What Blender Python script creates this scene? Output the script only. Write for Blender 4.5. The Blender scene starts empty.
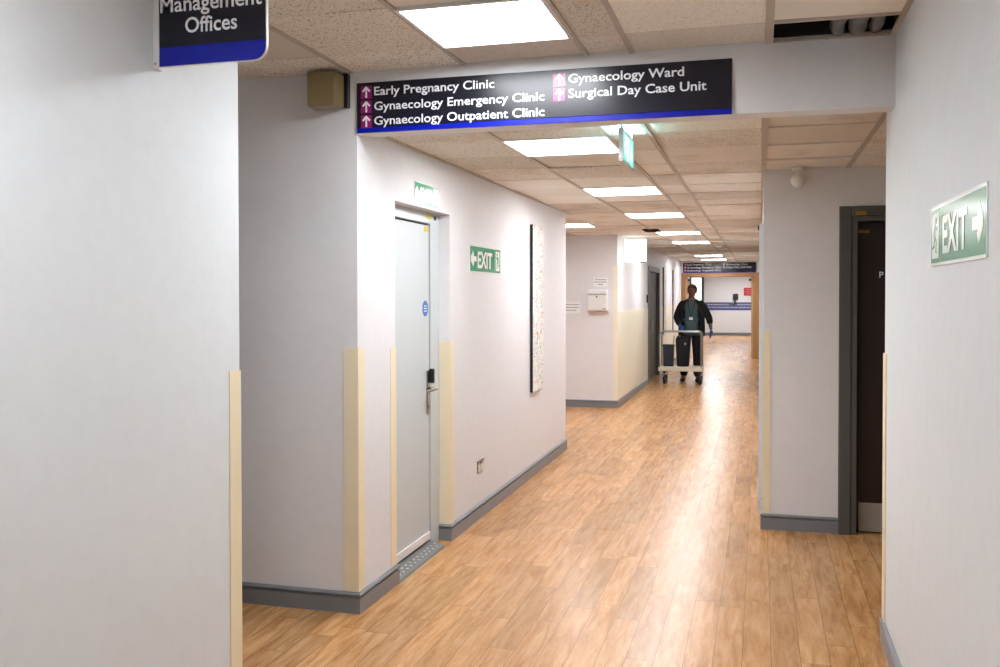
import bpy, bmesh, math, random
from mathutils import Vector, Matrix
random.seed(7)
SC = bpy.context.scene
COL = SC.collection
R = math.radians
JIT = 0

# ------------------------------------------------------------------ helpers
def obj(name, bm, mats, parent=None, smooth=False):
    me = bpy.data.meshes.new(name)
    bmesh.ops.recalc_face_normals(bm, faces=bm.faces)
    bm.to_mesh(me); bm.free()
    for m in (mats if isinstance(mats, (list, tuple)) else [mats]):
        me.materials.append(m)
    if smooth:
        for p in me.polygons: p.use_smooth = True
    o = bpy.data.objects.new(name, me); COL.objects.link(o)
    if parent:
        o.parent = parent
        o.matrix_parent_inverse = Matrix.Identity(4)
        # geometry is written in world coordinates: take the parent's location off
        me.transform(parent_world(parent).inverted())
    return o

def parent_world(p):
    m = Matrix.Identity(4)
    while p:
        m = p.matrix_basis @ m
        p = p.parent
    return m

def tag(o, label, cat, group=None, kind=None):
    o['label'] = label; o['category'] = cat
    if group: o['group'] = group
    if kind: o['kind'] = kind
    return o

def thing(name, label, cat, loc=(0, 0, 0), group=None):
    o = bpy.data.objects.new(name, None); COL.objects.link(o)
    o.empty_display_size = 0.1
    o.location = loc
    return tag(o, label, cat, group)

def struct(name, bm, mats, parent=None, smooth=False):
    o = obj(name, bm, mats, parent, smooth)
    if not parent: o['kind'] = 'structure'
    return o

def box(bm, x0, x1, y0, y1, z0, z1, mi=0):
    vs = [bm.verts.new(p) for p in ((x0,y0,z0),(x1,y0,z0),(x1,y1,z0),(x0,y1,z0),(x0,y0,z1),(x1,y0,z1),(x1,y1,z1),(x0,y1,z1))]
    fs = []
    for q in ((0,3,2,1),(4,5,6,7),(0,1,5,4),(1,2,6,5),(2,3,7,6),(3,0,4,7)):
        f = bm.faces.new([vs[i] for i in q]); f.material_index = mi; fs.append(f)
    return vs

def bevel(bm, w, seg=2):
    bmesh.ops.bevel(bm, geom=list(bm.edges), offset=w, segments=seg, profile=0.5, affect='EDGES', clamp_overlap=True)

def B(*boxes, bev=0, seg=2):
    bm = bmesh.new()
    for b in boxes:
        if bev:
            t = bmesh.new(); box(t, *b); bevel(t, bev, seg)
            me = bpy.data.meshes.new('tmp'); t.to_mesh(me); t.free(); bm.from_mesh(me); bpy.data.meshes.remove(me)
        else: box(bm, *b)
    return bm

def tube(bm, pts, r, n=10, cap=True, mi=0):
    """swept tube through pts; r a number or a list"""
    pts = [Vector(p) for p in pts]
    rs = r if isinstance(r, (list, tuple)) else [r]*len(pts)
    rings = []; prev = None
    for i, p in enumerate(pts):
        if i == 0: d = pts[1]-pts[0]
        elif i == len(pts)-1: d = pts[-1]-pts[-2]
        else: d = (pts[i+1]-pts[i]).normalized()+(pts[i]-pts[i-1]).normalized()
        d.normalize()
        if prev is None:
            a = Vector((0,0,1)) if abs(d.z) < .9 else Vector((1,0,0))
            u = d.cross(a).normalized()
        else:
            u = (prev - d*prev.dot(d)).normalized()
        prev = u; v = d.cross(u)
        rings.append([bm.verts.new(p+(u*math.cos(2*math.pi*k/n)+v*math.sin(2*math.pi*k/n))*rs[i]) for k in range(n)])
    for a, b in zip(rings, rings[1:]):
        for k in range(n):
            f = bm.faces.new((a[k], a[(k+1)%n], b[(k+1)%n], b[k])); f.material_index = mi; f.smooth = True
    if cap:
        for rg in (rings[0], rings[-1]):
            f = bm.faces.new(rg); f.material_index = mi
    return bm

def arc_pts(c, a, b, r, n=6):
    """quarter turn from direction a to direction b about c"""
    c, a, b = Vector(c), Vector(a), Vector(b)
    return [c+a*r*math.cos(t*math.pi/2/n)+b*r*math.sin(t*math.pi/2/n) for t in range(n+1)]

def prism(bm, pts2, O, U, V, N, d0, d1, mi=0):
    """polygon pts2 in the (U,V) plane at O, extruded along N from d0 to d1"""
    O, U, V, N = Vector(O), Vector(U), Vector(V), Vector(N)
    global JIT
    JIT = (JIT+1) % 7; d1 += .00004*JIT    # overlapping strokes never share a plane
    a = [bm.verts.new(O+U*x+V*y+N*d0) for x, y in pts2]
    b = [bm.verts.new(O+U*x+V*y+N*d1) for x, y in pts2]
    fs = [bm.faces.new(a), bm.faces.new(b)]
    n = len(pts2)
    for i in range(n): fs.append(bm.faces.new((a[i], a[(i+1)%n], b[(i+1)%n], b[i])))
    for f in fs: f.material_index = mi

def circle2(cx, cy, r, n=20, sx=1):
    return [(cx+r*sx*math.cos(2*math.pi*k/n), cy+r*math.sin(2*math.pi*k/n)) for k in range(n)]
def rect2(x0, y0, x1, y1): return [(x0,y0),(x1,y0),(x1,y1),(x0,y1)]
def stroke2(a, b, w0, w1=None):
    w1 = w1 or w0
    a, b = Vector(a), Vector(b); d = (b-a).normalized(); n = Vector((-d.y, d.x))
    return [tuple(a+n*w0/2), tuple(a-n*w0/2), tuple(b-n*w1/2), tuple(b+n*w1/2)]
def round_rect2(x0, y0, x1, y1, r, corners=(1,1,1,1), n=6):
    out = []
    for (cx, cy, a0, on) in ((x0+r, y0+r, 180, corners[0]), (x1-r, y0+r, 270, corners[1]), (x1-r, y1-r, 0, corners[2]), (x0+r, y1-r, 90, corners[3])):
        if on:
            for k in range(n+1):
                a = R(a0+90*k/n); out.append((cx+r*math.cos(a), cy+r*math.sin(a)))
        else:
            out.append({180:(x0,y0), 270:(x1,y0), 0:(x1,y1), 90:(x0,y1)}[a0])
    return out

def text_into(bm, s, O, U, V, N, u0, v0, u1, cap, d0, th=.0012, bold=.012, mi=0):
    """lettering fitted between u0 and u1, baseline v0, capital height cap"""
    c = bpy.data.curves.new('t', 'FONT'); c.body = s; c.size = 1; c.offset = bold; c.resolution_u = 3
    o = bpy.data.objects.new('t', c); COL.objects.link(o)
    bpy.context.view_layer.update()
    dg = bpy.context.evaluated_depsgraph_get()
    me = o.evaluated_get(dg).to_mesh()
    xs = [v.co.x for v in me.vertices]
    x0, x1 = min(xs), max(xs)
    H = 0.73
    sx = (u1-u0)/(x1-x0); sy = cap/H
    O, U, V, N = Vector(O), Vector(U), Vector(V), Vector(N)
    def P(co, d): return O+U*(u0+(co.x-x0)*sx)+V*(v0+co.y*sy)+N*d
    front = [bm.verts.new(P(v.co, d0+th)) for v in me.vertices]
    cnt = {}
    for p in me.polygons:
        f = bm.faces.new([front[i] for i in p.vertices]); f.material_index = mi
    o.evaluated_get(dg).to_mesh_clear()
    bpy.data.objects.remove(o); bpy.data.curves.remove(c)

def split_words(name, bm, mat, parent, gap):
    """cut a line of lettering along x wherever the gap between glyphs is wider than gap"""
    iv = sorted((min(v.co.x for v in f.verts), max(v.co.x for v in f.verts)) for f in bm.faces)
    cuts, end = [], iv[0][1]
    for a, b in iv:
        if a > end+gap*.5: cuts.append((a+end)/2)
        end = max(end, b)
    edges = [-1e9]+cuts+[1e9]
    for lo, hi in zip(edges, edges[1:]):
        b2 = bm.copy()
        bmesh.ops.delete(b2, geom=[f for f in b2.faces if not lo < f.calc_center_median().x < hi], context='FACES')
        obj(name, b2, mat, parent)
    bm.free()

def arrow2(cx, cy, s, ang=0, w=.16):
    """arrow pointing up turned by ang degrees"""
    polys = [stroke2((0,-.5*s), (0,.42*s), w*s), stroke2((-.36*s,.08*s), (0.03*s,.5*s), w*s), stroke2((.36*s,.08*s), (-.03*s,.5*s), w*s)]
    ca, sa = math.cos(R(ang)), math.sin(R(ang))
    return [[(cx+x*ca-y*sa, cy+x*sa+y*ca) for x, y in p] for p in polys]

def running_man(cx, cy, s, flip=1):
    P = []
    f = lambda x, y: (cx+flip*x*s, cy+y*s)
    P.append(circle2(*f(.10,.36), .085*s, 14))
    for a, b, w0, w1 in (((.04,.26),(-.04,-.02),.17,.13), ((.04,.24),(.24,.12),.06,.05), ((.24,.12),(.30,.22),.05,.045),
                         ((.02,.24),(-.17,.14),.06,.05), ((-.17,.14),(-.22,-.02),.05,.045),
                         ((-.03,-.02),(.15,-.14),.09,.07), ((.15,-.14),(.09,-.38),.07,.06), ((.09,-.38),(.19,-.38),.05,.05),
                         ((-.05,-.02),(-.13,-.22),.09,.07), ((-.13,-.22),(-.33,-.28),.07,.06)):
        P.append(stroke2(f(*a), f(*b), w0*s, w1*s))
    return P

def spheroid(bm, c, rx, ry, rz, nu=16, nv=10, rot=None, mi=0):
    ret = bmesh.ops.create_uvsphere(bm, u_segments=nu, v_segments=nv, radius=1)
    for v in ret['verts']:
        p = Vector((v.co.x*rx, v.co.y*ry, v.co.z*rz))
        if rot: p = rot @ p
        v.co = p+Vector(c)
    for f in {f for v in ret['verts'] for f in v.link_faces}: f.smooth = True; f.material_index = mi

# ------------------------------------------------------------------ materials
def new_mat(name):
    m = bpy.data.materials.new(name); m.use_nodes = True
    nt = m.node_tree; b = nt.nodes['Principled BSDF']
    return m, nt, b
def srgb(r, g, b):
    f = lambda c: (c/255/12.92) if c/255 <= .04045 else ((c/255+.055)/1.055)**2.4
    return (f(r), f(g), f(b), 1)
def N(nt, t, **kw):
    n = nt.nodes.new(t)
    for k, v in kw.items():
        if k in n.inputs.keys(): n.inputs[k].default_value = v
        else: setattr(n, k, v)
    return n
def mixc(nt, fac, a, b, mode='MIX'):
    n = nt.nodes.new('ShaderNodeMix'); n.data_type = 'RGBA'; n.blend_type = mode
    for sock, v in ((0, fac), (6, a), (7, b)):
        if hasattr(v, 'is_linked'): nt.links.new(v, n.inputs[sock])
        else: n.inputs[sock].default_value = v
    return n.outputs[2]
def math_(nt, op, a, b=None, c=None):
    n = nt.nodes.new('ShaderNodeMath'); n.operation = op
    for i, v in enumerate((a, b, c)):
        if v is None: continue
        if hasattr(v, 'is_linked'): nt.links.new(v, n.inputs[i])
        else: n.inputs[i].default_value = v
    return n.outputs[0]
def coords(nt, scale=(1,1,1)):
    tc = nt.nodes.new('ShaderNodeTexCoord'); mp = nt.nodes.new('ShaderNodeMapping')
    mp.inputs['Scale'].default_value = scale
    nt.links.new(tc.outputs['Object'], mp.inputs['Vector'])
    return mp.outputs[0]

def simple(name, col, rough=.5, metal=0, var=.04, scale=30, bump=0, spec=.5, coat=0):
    """painted / plastic / metal surface with a little procedural unevenness"""
    m, nt, b = new_mat(name)
    v = coords(nt)
    nz = N(nt, 'ShaderNodeTexNoise', Scale=scale, Detail=3); nt.links.new(v, nz.inputs['Vector'])
    c2 = tuple(max(0, x*(1-var*2.5)) for x in col[:3])+(1,)
    nt.links.new(mixc(nt, nz.outputs[0], col, c2), b.inputs['Base Color'])
    b.inputs['Roughness'].default_value = rough; b.inputs['Metallic'].default_value = metal
    b.inputs['Specular IOR Level'].default_value = spec
    b.inputs['Coat Weight'].default_value = coat; b.inputs['Coat Roughness'].default_value = .08
    if bump:
        bp = N(nt, 'ShaderNodeBump', Strength=bump, Distance=.002)
        nt.links.new(nz.outputs[0], bp.inputs['Height']); nt.links.new(bp.outputs[0], b.inputs['Normal'])
    return m

def wall_paint(name, col, rough=.55, amp=.6):
    """emulsion over uneven plaster: slow vertical undulation, fine roller stipple and faint scuffs"""
    m, nt, b = new_mat(name)
    v = coords(nt)
    big = N(nt, 'ShaderNodeTexNoise', Scale=2.2, Detail=4, Roughness=.55); nt.links.new(coords(nt, (1.6,1.6,.7)), big.inputs['Vector'])
    fine = N(nt, 'ShaderNodeTexNoise', Scale=260, Detail=2); nt.links.new(v, fine.inputs['Vector'])
    mid = N(nt, 'ShaderNodeTexNoise', Scale=14, Detail=5, Roughness=.65); nt.links.new(v, mid.inputs['Vector'])
    rmp = N(nt, 'ShaderNodeValToRGB'); nt.links.new(mid.outputs[0], rmp.inputs[0])
    rmp.color_ramp.elements[0].position = .35; rmp.color_ramp.elements[1].position = .62
    rmp.color_ramp.elements[0].color = (.975,.972,.968,1); rmp.color_ramp.elements[1].color = (1,1,1,1)
    nt.links.new(mixc(nt, 1, col, rmp.outputs[0], 'MULTIPLY'), b.inputs['Base Color'])
    h = math_(nt, 'ADD', math_(nt, 'MULTIPLY', big.outputs[0], 14*amp), math_(nt, 'MULTIPLY', fine.outputs[0], .12))
    h = math_(nt, 'ADD', h, math_(nt, 'MULTIPLY', mid.outputs[0], .7))
    bp = N(nt, 'ShaderNodeBump', Strength=.5, Distance=.0012)
    nt.links.new(h, bp.inputs['Height']); nt.links.new(bp.outputs[0], b.inputs['Normal'])
    b.inputs['Roughness'].default_value = rough
    b.inputs['Specular IOR Level'].default_value = .35
    return m

def emit(name, col, s):
    m, nt, b = new_mat(name)
    b.inputs['Base Color'].default_value = (.8,.8,.8,1)
    nz = N(nt, 'ShaderNodeTexNoise', Scale=400); nt.links.new(coords(nt), nz.inputs['Vector'])
    nt.links.new(mixc(nt, nz.outputs[0], col, tuple(c*.96 for c in col[:3])+(1,)), b.inputs['Emission Color'])
    b.inputs['Emission Strength'].default_value = s
    return m

def plank_floor():
    m, nt, b = new_mat('wood_effect_vinyl')
    tc = nt.nodes.new('ShaderNodeTexCoord'); sp = nt.nodes.new('ShaderNodeSeparateXYZ'); nt.links.new(tc.outputs['Object'], sp.inputs[0])
    W, Lp = .1235, .915
    xr = math_(nt, 'DIVIDE', math_(nt, 'ADD', sp.outputs[0], 10*W-.052), W)
    row = math_(nt, 'FLOOR', xr); fx = math_(nt, 'FRACT', xr)
    wn = N(nt, 'ShaderNodeTexWhiteNoise'); wn.noise_dimensions = '1D'; nt.links.new(row, wn.inputs['W'])
    yr = math_(nt, 'ADD', math_(nt, 'DIVIDE', sp.outputs[1], Lp), wn.outputs['Value'])
    pl = math_(nt, 'FLOOR', yr); fy = math_(nt, 'FRACT', yr)
    cb = nt.nodes.new('ShaderNodeCombineXYZ'); nt.links.new(row, cb.inputs[0]); nt.links.new(pl, cb.inputs[1])
    w2 = N(nt, 'ShaderNodeTexWhiteNoise'); w2.noise_dimensions = '3D'; nt.links.new(cb.outputs[0], w2.inputs['Vector'])
    sc = nt.nodes.new('ShaderNodeSeparateColor'); nt.links.new(w2.outputs['Color'], sc.inputs[0])
    # grain, stretched along the plank and shifted plank by plank
    cv = nt.nodes.new('ShaderNodeCombineXYZ')
    nt.links.new(math_(nt, 'ADD', math_(nt, 'MULTIPLY', sp.outputs[0], 26), math_(nt, 'MULTIPLY', sc.outputs[0], 37)), cv.inputs[0])
    nt.links.new(math_(nt, 'ADD', math_(nt, 'MULTIPLY', sp.outputs[1], 3.2), math_(nt, 'MULTIPLY', sc.outputs[1], 53)), cv.inputs[1])
    g1 = N(nt, 'ShaderNodeTexNoise', Scale=1.0, Detail=6, Roughness=.62, Distortion=.5); nt.links.new(cv.outputs[0], g1.inputs['Vector'])
    cv2 = nt.nodes.new('ShaderNodeCombineXYZ')
    nt.links.new(math_(nt, 'MULTIPLY', sp.outputs[0], 420), cv2.inputs[0]); nt.links.new(math_(nt, 'MULTIPLY', sp.outputs[1], 16), cv2.inputs[1])
    g2 = N(nt, 'ShaderNodeTexNoise', Scale=1.0, Detail=3); nt.links.new(cv2.outputs[0], g2.inputs['Vector'])
    r = nt.nodes.new('ShaderNodeValToRGB'); nt.links.new(g1.outputs[0], r.inputs[0])
    e = r.color_ramp.elements
    e[0].position = .33; e[0].color = FLOOR[0]; e[1].position = .68; e[1].color = FLOOR[2]
    x = e.new(.5); x.color = FLOOR[1]
    tone = N(nt, 'ShaderNodeMapRange'); nt.links.new(sc.outputs[2], tone.inputs[0]); tone.inputs[3].default_value = .84; tone.inputs[4].default_value = 1.12
    hs = nt.nodes.new('ShaderNodeHueSaturation'); nt.links.new(r.outputs[0], hs.inputs['Color']); nt.links.new(tone.outputs[0], hs.inputs['Value'])
    fine = N(nt, 'ShaderNodeMapRange'); nt.links.new(g2.outputs[0], fine.inputs[0]); fine.inputs[1].default_value = .3; fine.inputs[2].default_value = .7; fine.inputs[3].default_value = .84; fine.inputs[4].default_value = 1.06
    c = mixc(nt, 1, hs.outputs[0], fine.outputs[0], 'MULTIPLY')
    # joints
    dx = math_(nt, 'MINIMUM', fx, math_(nt, 'SUBTRACT', 1, fx)); dy = math_(nt, 'MINIMUM', fy, math_(nt, 'SUBTRACT', 1, fy))
    jx = math_(nt, 'LESS_THAN', dx, (.0013)/W); jy = math_(nt, 'LESS_THAN', dy, (.0013)/Lp)
    j = math_(nt, 'MAXIMUM', jx, jy)
    c = mixc(nt, math_(nt, 'MULTIPLY', j, .72), c, (.06,.032,.015,1))
    nt.links.new(c, b.inputs['Base Color'])
    # worn polish
    b.inputs['Roughness'].default_value = .27
    b.inputs['Specular IOR Level'].default_value = .42
    wv = N(nt, 'ShaderNodeTexNoise', Scale=5, Detail=3); nt.links.new(coords(nt, (1,2.2,1)), wv.inputs['Vector'])
    hh = math_(nt, 'ADD', math_(nt, 'MULTIPLY', wv.outputs[0], .5), math_(nt, 'MULTIPLY', g2.outputs[0], .03))
    hh = math_(nt, 'SUBTRACT', hh, math_(nt, 'MULTIPLY', j, .1))
    bp = N(nt, 'ShaderNodeBump', Strength=.45, Distance=.0015); nt.links.new(hh, bp.inputs['Height']); nt.links.new(bp.outputs[0], b.inputs['Normal'])
    return m

def tile_mat(name, pitted=True):
    """mineral fibre tile: per-tile tone, pits and water stains"""
    m, nt, b = new_mat(name)
    g = nt.nodes.new('ShaderNodeNewGeometry')
    v = coords(nt)
    tone = nt.nodes.new('ShaderNodeValToRGB'); nt.links.new(g.outputs['Random Per Island'], tone.inputs[0])
    e = tone.color_ramp.elements
    e[0].color = TILE[0]; e[1].color = TILE[2]; x = e.new(.55); x.color = TILE[1]
    c = tone.outputs[0]
    big = N(nt, 'ShaderNodeTexNoise', Scale=1.7, Detail=5, Roughness=.6); nt.links.new(v, big.inputs['Vector'])
    st = nt.nodes.new('ShaderNodeValToRGB'); nt.links.new(big.outputs[0], st.inputs[0])
    st.color_ramp.elements[0].position = .3; st.color_ramp.elements[0].color = (.78,.70,.62,1)
    st.color_ramp.elements[1].position = .46; st.color_ramp.elements[1].color = (1,1,1,1)
    c = mixc(nt, 1, c, st.outputs[0], 'MULTIPLY')
    if pitted:
        vo = N(nt, 'ShaderNodeTexVoronoi', Scale=120); nt.links.new(v, vo.inputs['Vector'])
        n2 = N(nt, 'ShaderNodeTexNoise', Scale=120, Detail=3); nt.links.new(v, n2.inputs['Vector'])
        sel = N(nt, 'ShaderNodeSeparateColor'); nt.links.new(vo.outputs['Color'], sel.inputs[0])
        thr = math_(nt, 'MULTIPLY', math_(nt, 'POWER', sel.outputs[0], 1.2), .50)
        pit = math_(nt, 'LESS_THAN', math_(nt, 'ADD', vo.outputs['Distance'], math_(nt, 'MULTIPLY', n2.outputs[0], .12)), thr)
        rnd = math_(nt, 'FRACT', math_(nt, 'MULTIPLY', g.outputs['Random Per Island'], 7.31))
        many = math_(nt, 'ADD', .4, math_(nt, 'MULTIPLY', math_(nt, 'GREATER_THAN', rnd, .38), .5))
        c = mixc(nt, math_(nt, 'MULTIPLY', pit, many), c, (.07,.045,.028,1))
        bp = N(nt, 'ShaderNodeBump', Strength=.5, Distance=.002); nt.links.new(math_(nt, 'ADD', math_(nt, 'MULTIPLY', pit, -1), math_(nt, 'MULTIPLY', n2.outputs[0], .3)), bp.inputs['Height'])
        nt.links.new(bp.outputs[0], b.inputs['Normal'])
    nt.links.new(c, b.inputs['Base Color'])
    b.inputs['Roughness'].default_value = .9 if pitted else .6
    b.inputs['Specular IOR Level'].default_value = .2
    return m

def art_mat():
    m, nt, b = new_mat('speckled_painted_canvas')
    v = coords(nt)
    base = srgb(236,238,234)
    c = None
    col = base
    for sc, hue, lo, seed in ((34, srgb(40,48,60), .13, 0), (22, srgb(60,110,170), .11, 3), (17, srgb(205,110,60), .10, 7), (40, srgb(90,120,110), .14, 11)):
        mp = N(nt, 'ShaderNodeMapping'); mp.inputs['Location'].default_value = (seed, seed*2, seed*3)
        nt.links.new(v, mp.inputs['Vector'])
        nz = N(nt, 'ShaderNodeTexNoise', Scale=sc, Detail=2, Distortion=2.5); nt.links.new(mp.outputs[0], nz.inputs['Vector'])
        f = math_(nt, 'GREATER_THAN', nz.outputs[0], .53+lo)
        col = mixc(nt, f, col, hue)
    nt.links.new(col, b.inputs['Base Color']); b.inputs['Roughness'].default_value = .5
    return m

def wood_mat(name, c1, c2, rough=.4):
    m, nt, b = new_mat(name)
    nz = N(nt, 'ShaderNodeTexNoise', Scale=3, Detail=5, Distortion=1.2); nt.links.new(coords(nt, (12,12,.8)), nz.inputs['Vector'])
    nt.links.new(mixc(nt, nz.outputs[0], c1, c2), b.inputs['Base Color']); b.inputs['Roughness'].default_value = rough
    return m

FLOOR = (srgb(172,120,72), srgb(197,146,94), srgb(214,168,118))
TILE = (srgb(214,207,196), srgb(232,226,216), srgb(244,240,232))
M = dict(
    wall=wall_paint('white_wall_paint', srgb(226,226,229)),
    wallc=wall_paint('cool_white_wall_paint', srgb(222,227,231)),
    floor=plank_floor(), tile=tile_mat('pitted_ceiling_tile'), tiles=tile_mat('smooth_ceiling_tile', False),
    void=simple('dark_void', (.012,.010,.009,1), .9, var=.1),
    grid=simple('ceiling_grid_paint', srgb(196,186,174), .5, var=.08),
    gridd=simple('dark_gap', (.05,.035,.025,1), .8),
    base=simple('grey_skirting_gloss', srgb(124,128,134), .35, var=.03, scale=8),
    cream=simple('cream_vinyl', srgb(238,226,196), .35, var=.02, scale=8),
    creamp=simple('cream_protection_sheet', srgb(238,234,212), .4, var=.02),
    sign=simple('navy_black_sign_vinyl', srgb(20,20,36), .27, var=.03, spec=.45),
    blue=simple('royal_blue_sign_vinyl', srgb(0,22,165), .25, var=.04, spec=.45),
    white=simple('white_sign_vinyl', srgb(232,234,240), .3, var=.02),
    magenta=simple('magenta_sign_vinyl', srgb(150,30,110), .22, var=.05),
    green=simple('exit_green_gloss', srgb(2,140,94), .2, var=.04, spec=.3),
    swhite=simple('sign_white_gloss', srgb(236,244,240), .18, var=.01, spec=.4),
    plas=simple('white_plastic', srgb(228,228,226), .35, var=.02),
    door=simple('pale_grey_door_paint', srgb(196,204,207), .35, var=.02, scale=6),
    frame=simple('pale_blue_grey_frame_paint', srgb(206,214,218), .35, var=.03),
    alu=simple('aluminium', srgb(200,202,204), .35, metal=.9, var=.05),
    steel=simple('brushed_stainless_steel', srgb(170,165,155), .3, metal=1, var=.08, scale=60),
    black=simple('black_plastic', srgb(16,16,18), .4, var=.1),
    yellow=simple('yellow_sticker', srgb(225,200,20), .4),
    kick=simple('worn_satin_metal', srgb(158,152,142), .45, metal=.2, var=.06),
    amber=simple('amber_sticker', srgb(150,118,20), .5),
    bluem=simple('blue_disc_sticker', srgb(20,100,190), .35),
    tread=simple('grey_rubber_ramp', srgb(120,122,120), .6, var=.1, scale=80, bump=.3),
    beige=simple('aged_beige_plastic', srgb(142,126,90), .45, var=.06, scale=12),
    dgrey=simple('dark_grey_frame_paint', srgb(82,83,82), .4, var=.04),
    dleaf=simple('charcoal_door_leaf', srgb(44,48,50), .5, var=.04),
    brown=wood_mat('dark_red_brown_door_veneer', srgb(36,8,5), srgb(20,4,3), .5),
    art=art_mat(),
    wood=wood_mat('oak_frame', srgb(178,136,88), srgb(150,106,62)),
    ltwood=wood_mat('pale_oak_leaf', srgb(214,178,132), srgb(196,156,108)),
    panel=emit('lit_diffuser', (.93,.965,1,1), 16.5),
    panelf=emit('lit_diffuser_corridor', (.97,.975,1,1), 17.0),
    panell=emit('lit_diffuser_lobby', (.93,.97,1,1), 24.0),
    lampbox=emit('lit_white_box', (.95,1,.97,1), .8),
    egreen=emit('lit_exit_green', (.02,.62,.46,1), .55),
    estrip=emit('lit_cyan_strip', (.45,.95,1,1), 70),
    ewhite=emit('lit_exit_white', (.55,1,.97,1), 1.1),
    red=simple('red_notice', srgb(190,28,36), .4),
    navy=simple('navy_wall_band', srgb(70,84,140), .4, var=.04),
    paleblue=simple('pale_print', srgb(190,198,220), .4),
    paper=simple('white_paper', srgb(240,240,240), .7, var=.01),
    ink=simple('grey_print', srgb(120,120,125), .7),
    duct=simple('foil_flexible_duct', srgb(150,150,148), .4, metal=.6, var=.15, scale=20, bump=.5),
    glass=simple('bright_window_glass', srgb(225,232,232), .1, var=.02),
    glare=emit('daylight_window_pane', (.9,.97,1,1), .9),
    skin=simple('skin', srgb(120,78,60), .5, var=.06),
    eye=simple('eye_white', srgb(150,140,132), .4),
    hair=simple('short_greying_brown_hair', srgb(70,52,40), .7, var=.2, scale=90, bump=.6),
    jacket=simple('black_fleece', srgb(16,15,19), .85, var=.1),
    shirt=simple('grey_teal_polo', srgb(66,86,90), .8, var=.05),
    trouser=simple('black_trouser_cloth', srgb(18,17,20), .85, var=.1),
    shoe=simple('black_leather', srgb(14,13,14), .4),
    glove=simple('blue_nitrile', srgb(28,74,140), .4),
    navyp=simple('navy_plastic_bin', srgb(12,20,42), .45, var=.05),
    navyc=simple('navy_cloth_bag', srgb(12,14,26), .85, var=.1),
    rail=simple('silver_tube', srgb(165,165,163), .3, metal=.7),
    deck=simple('off_white_deck_edge', srgb(214,208,192), .45),
)

# ------------------------------------------------------------------ layout (metres; camera stands at x=0, y=0)
XL, XR, XC = -1.94, .553, .02
CF, CC = 2.71, 2.445          # front and corridor ceiling heights
YB = 4.30                     # face of the bulkhead
TOP = 3.2

struct('floor', B((-7.2, 6.0, -2.2, 38.2, -.12, 0)), M['floor'])

# walls ------------------------------------------------------------
struct('wall_left', B((XL-.12, XL, -2.0, 3.2, 0, TOP), (-7.1, XL-.12, 3.08, 3.2, 0, TOP)), M['wallc'])
DY0, DY1, DZ = 4.80, 5.74, 2.12
struct('wall_left', B((-7.1, XL, YB, YB+.10, 0, TOP), (XL-.10, XL, YB+.10, DY0, 0, TOP), (XL-.10, XL, DY1, 9.48, 0, TOP), (XL-.10, XL, DY0, DY1, DZ, TOP),
                      (-4.1, XL-.10, 9.38, 9.48, 0, TOP)), M['wall'])
FD0, FD1, FDZ = 16.85, 18.7, 2.05
struct('wall_left', B((-4.1, XL, 13.1, 13.2, 0, TOP), (XL-.10, XL, 13.2, FD0, 0, TOP), (XL-.10, XL, FD1, 24.2, 0, TOP), (XL-.10, XL, FD0, FD1, FDZ, TOP)), M['wall'])
struct('wall_left', B((-4.2, -4.1, 4.4, 38.1, 0, TOP), (-7.2, -7.1, 3.0, 4.4, 0, TOP)), M['wall'])
struct('wall_right', B((XR, XR+.12, -2.0, 4.60, 0, TOP), (XR+.12, 6.0, 4.48, 4.60, 0, TOP)), M['wallc'])
RD0, RD1, RDZ = .59, 1.50, 2.13
CW0, CW1 = 7.15, 8.1
struct('wall_right', B((XC, RD0, 6.60, 6.72, 0, TOP), (RD1, 6.0, 6.60, 6.72, 0, TOP), (RD0, RD1, 6.60, 6.72, RDZ, TOP),
                       (XC, .12, 6.72, CW0, 0, TOP), (XC, .12, CW1, 24.2, 0, TOP), (XC, .12, CW0, CW1, 2.08, TOP)), M['wall'])
struct('wall_right', B((5.9, 6.0, 4.6, 6.6, 0, TOP)), M['wall'])
struct('wall_right', B((-.0+.12, .22, 24.2, 38.1, 0, TOP)), M['wall'])
struct('wall_front', B((XL-.12, XR+.12, -2.12, -2.0, 0, TOP)), M['wallc'])
struct('wall_back', B((-4.1, .3, 37.7, 37.8, 0, TOP)), M['wall'])
PX0, PX1, PZ = -1.875, -.14, 2.08
struct('wall_back', B((-4.1, PX0, 24.2, 24.32, 0, TOP), (PX1, .12, 24.2, 24.32, 0, TOP), (PX0, PX1, 24.2, 24.32, PZ, TOP)), M['wall'])
# bulkhead that carries the direction sign
struct('wall_back', B((XL, XR, YB, YB+.13, 2.405, TOP)), M['wall'])

# cream protection sheet on the far left wall
struct('trim_1', B((XL, XL+.006, 13.12, 16.78, .11, 1.36), bev=.001, seg=1), M['creamp'])
struct('trim_1', B((XL, XL+.006, 18.8, 24.1, .11, 1.36), bev=.001, seg=1), M['creamp'])

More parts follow.
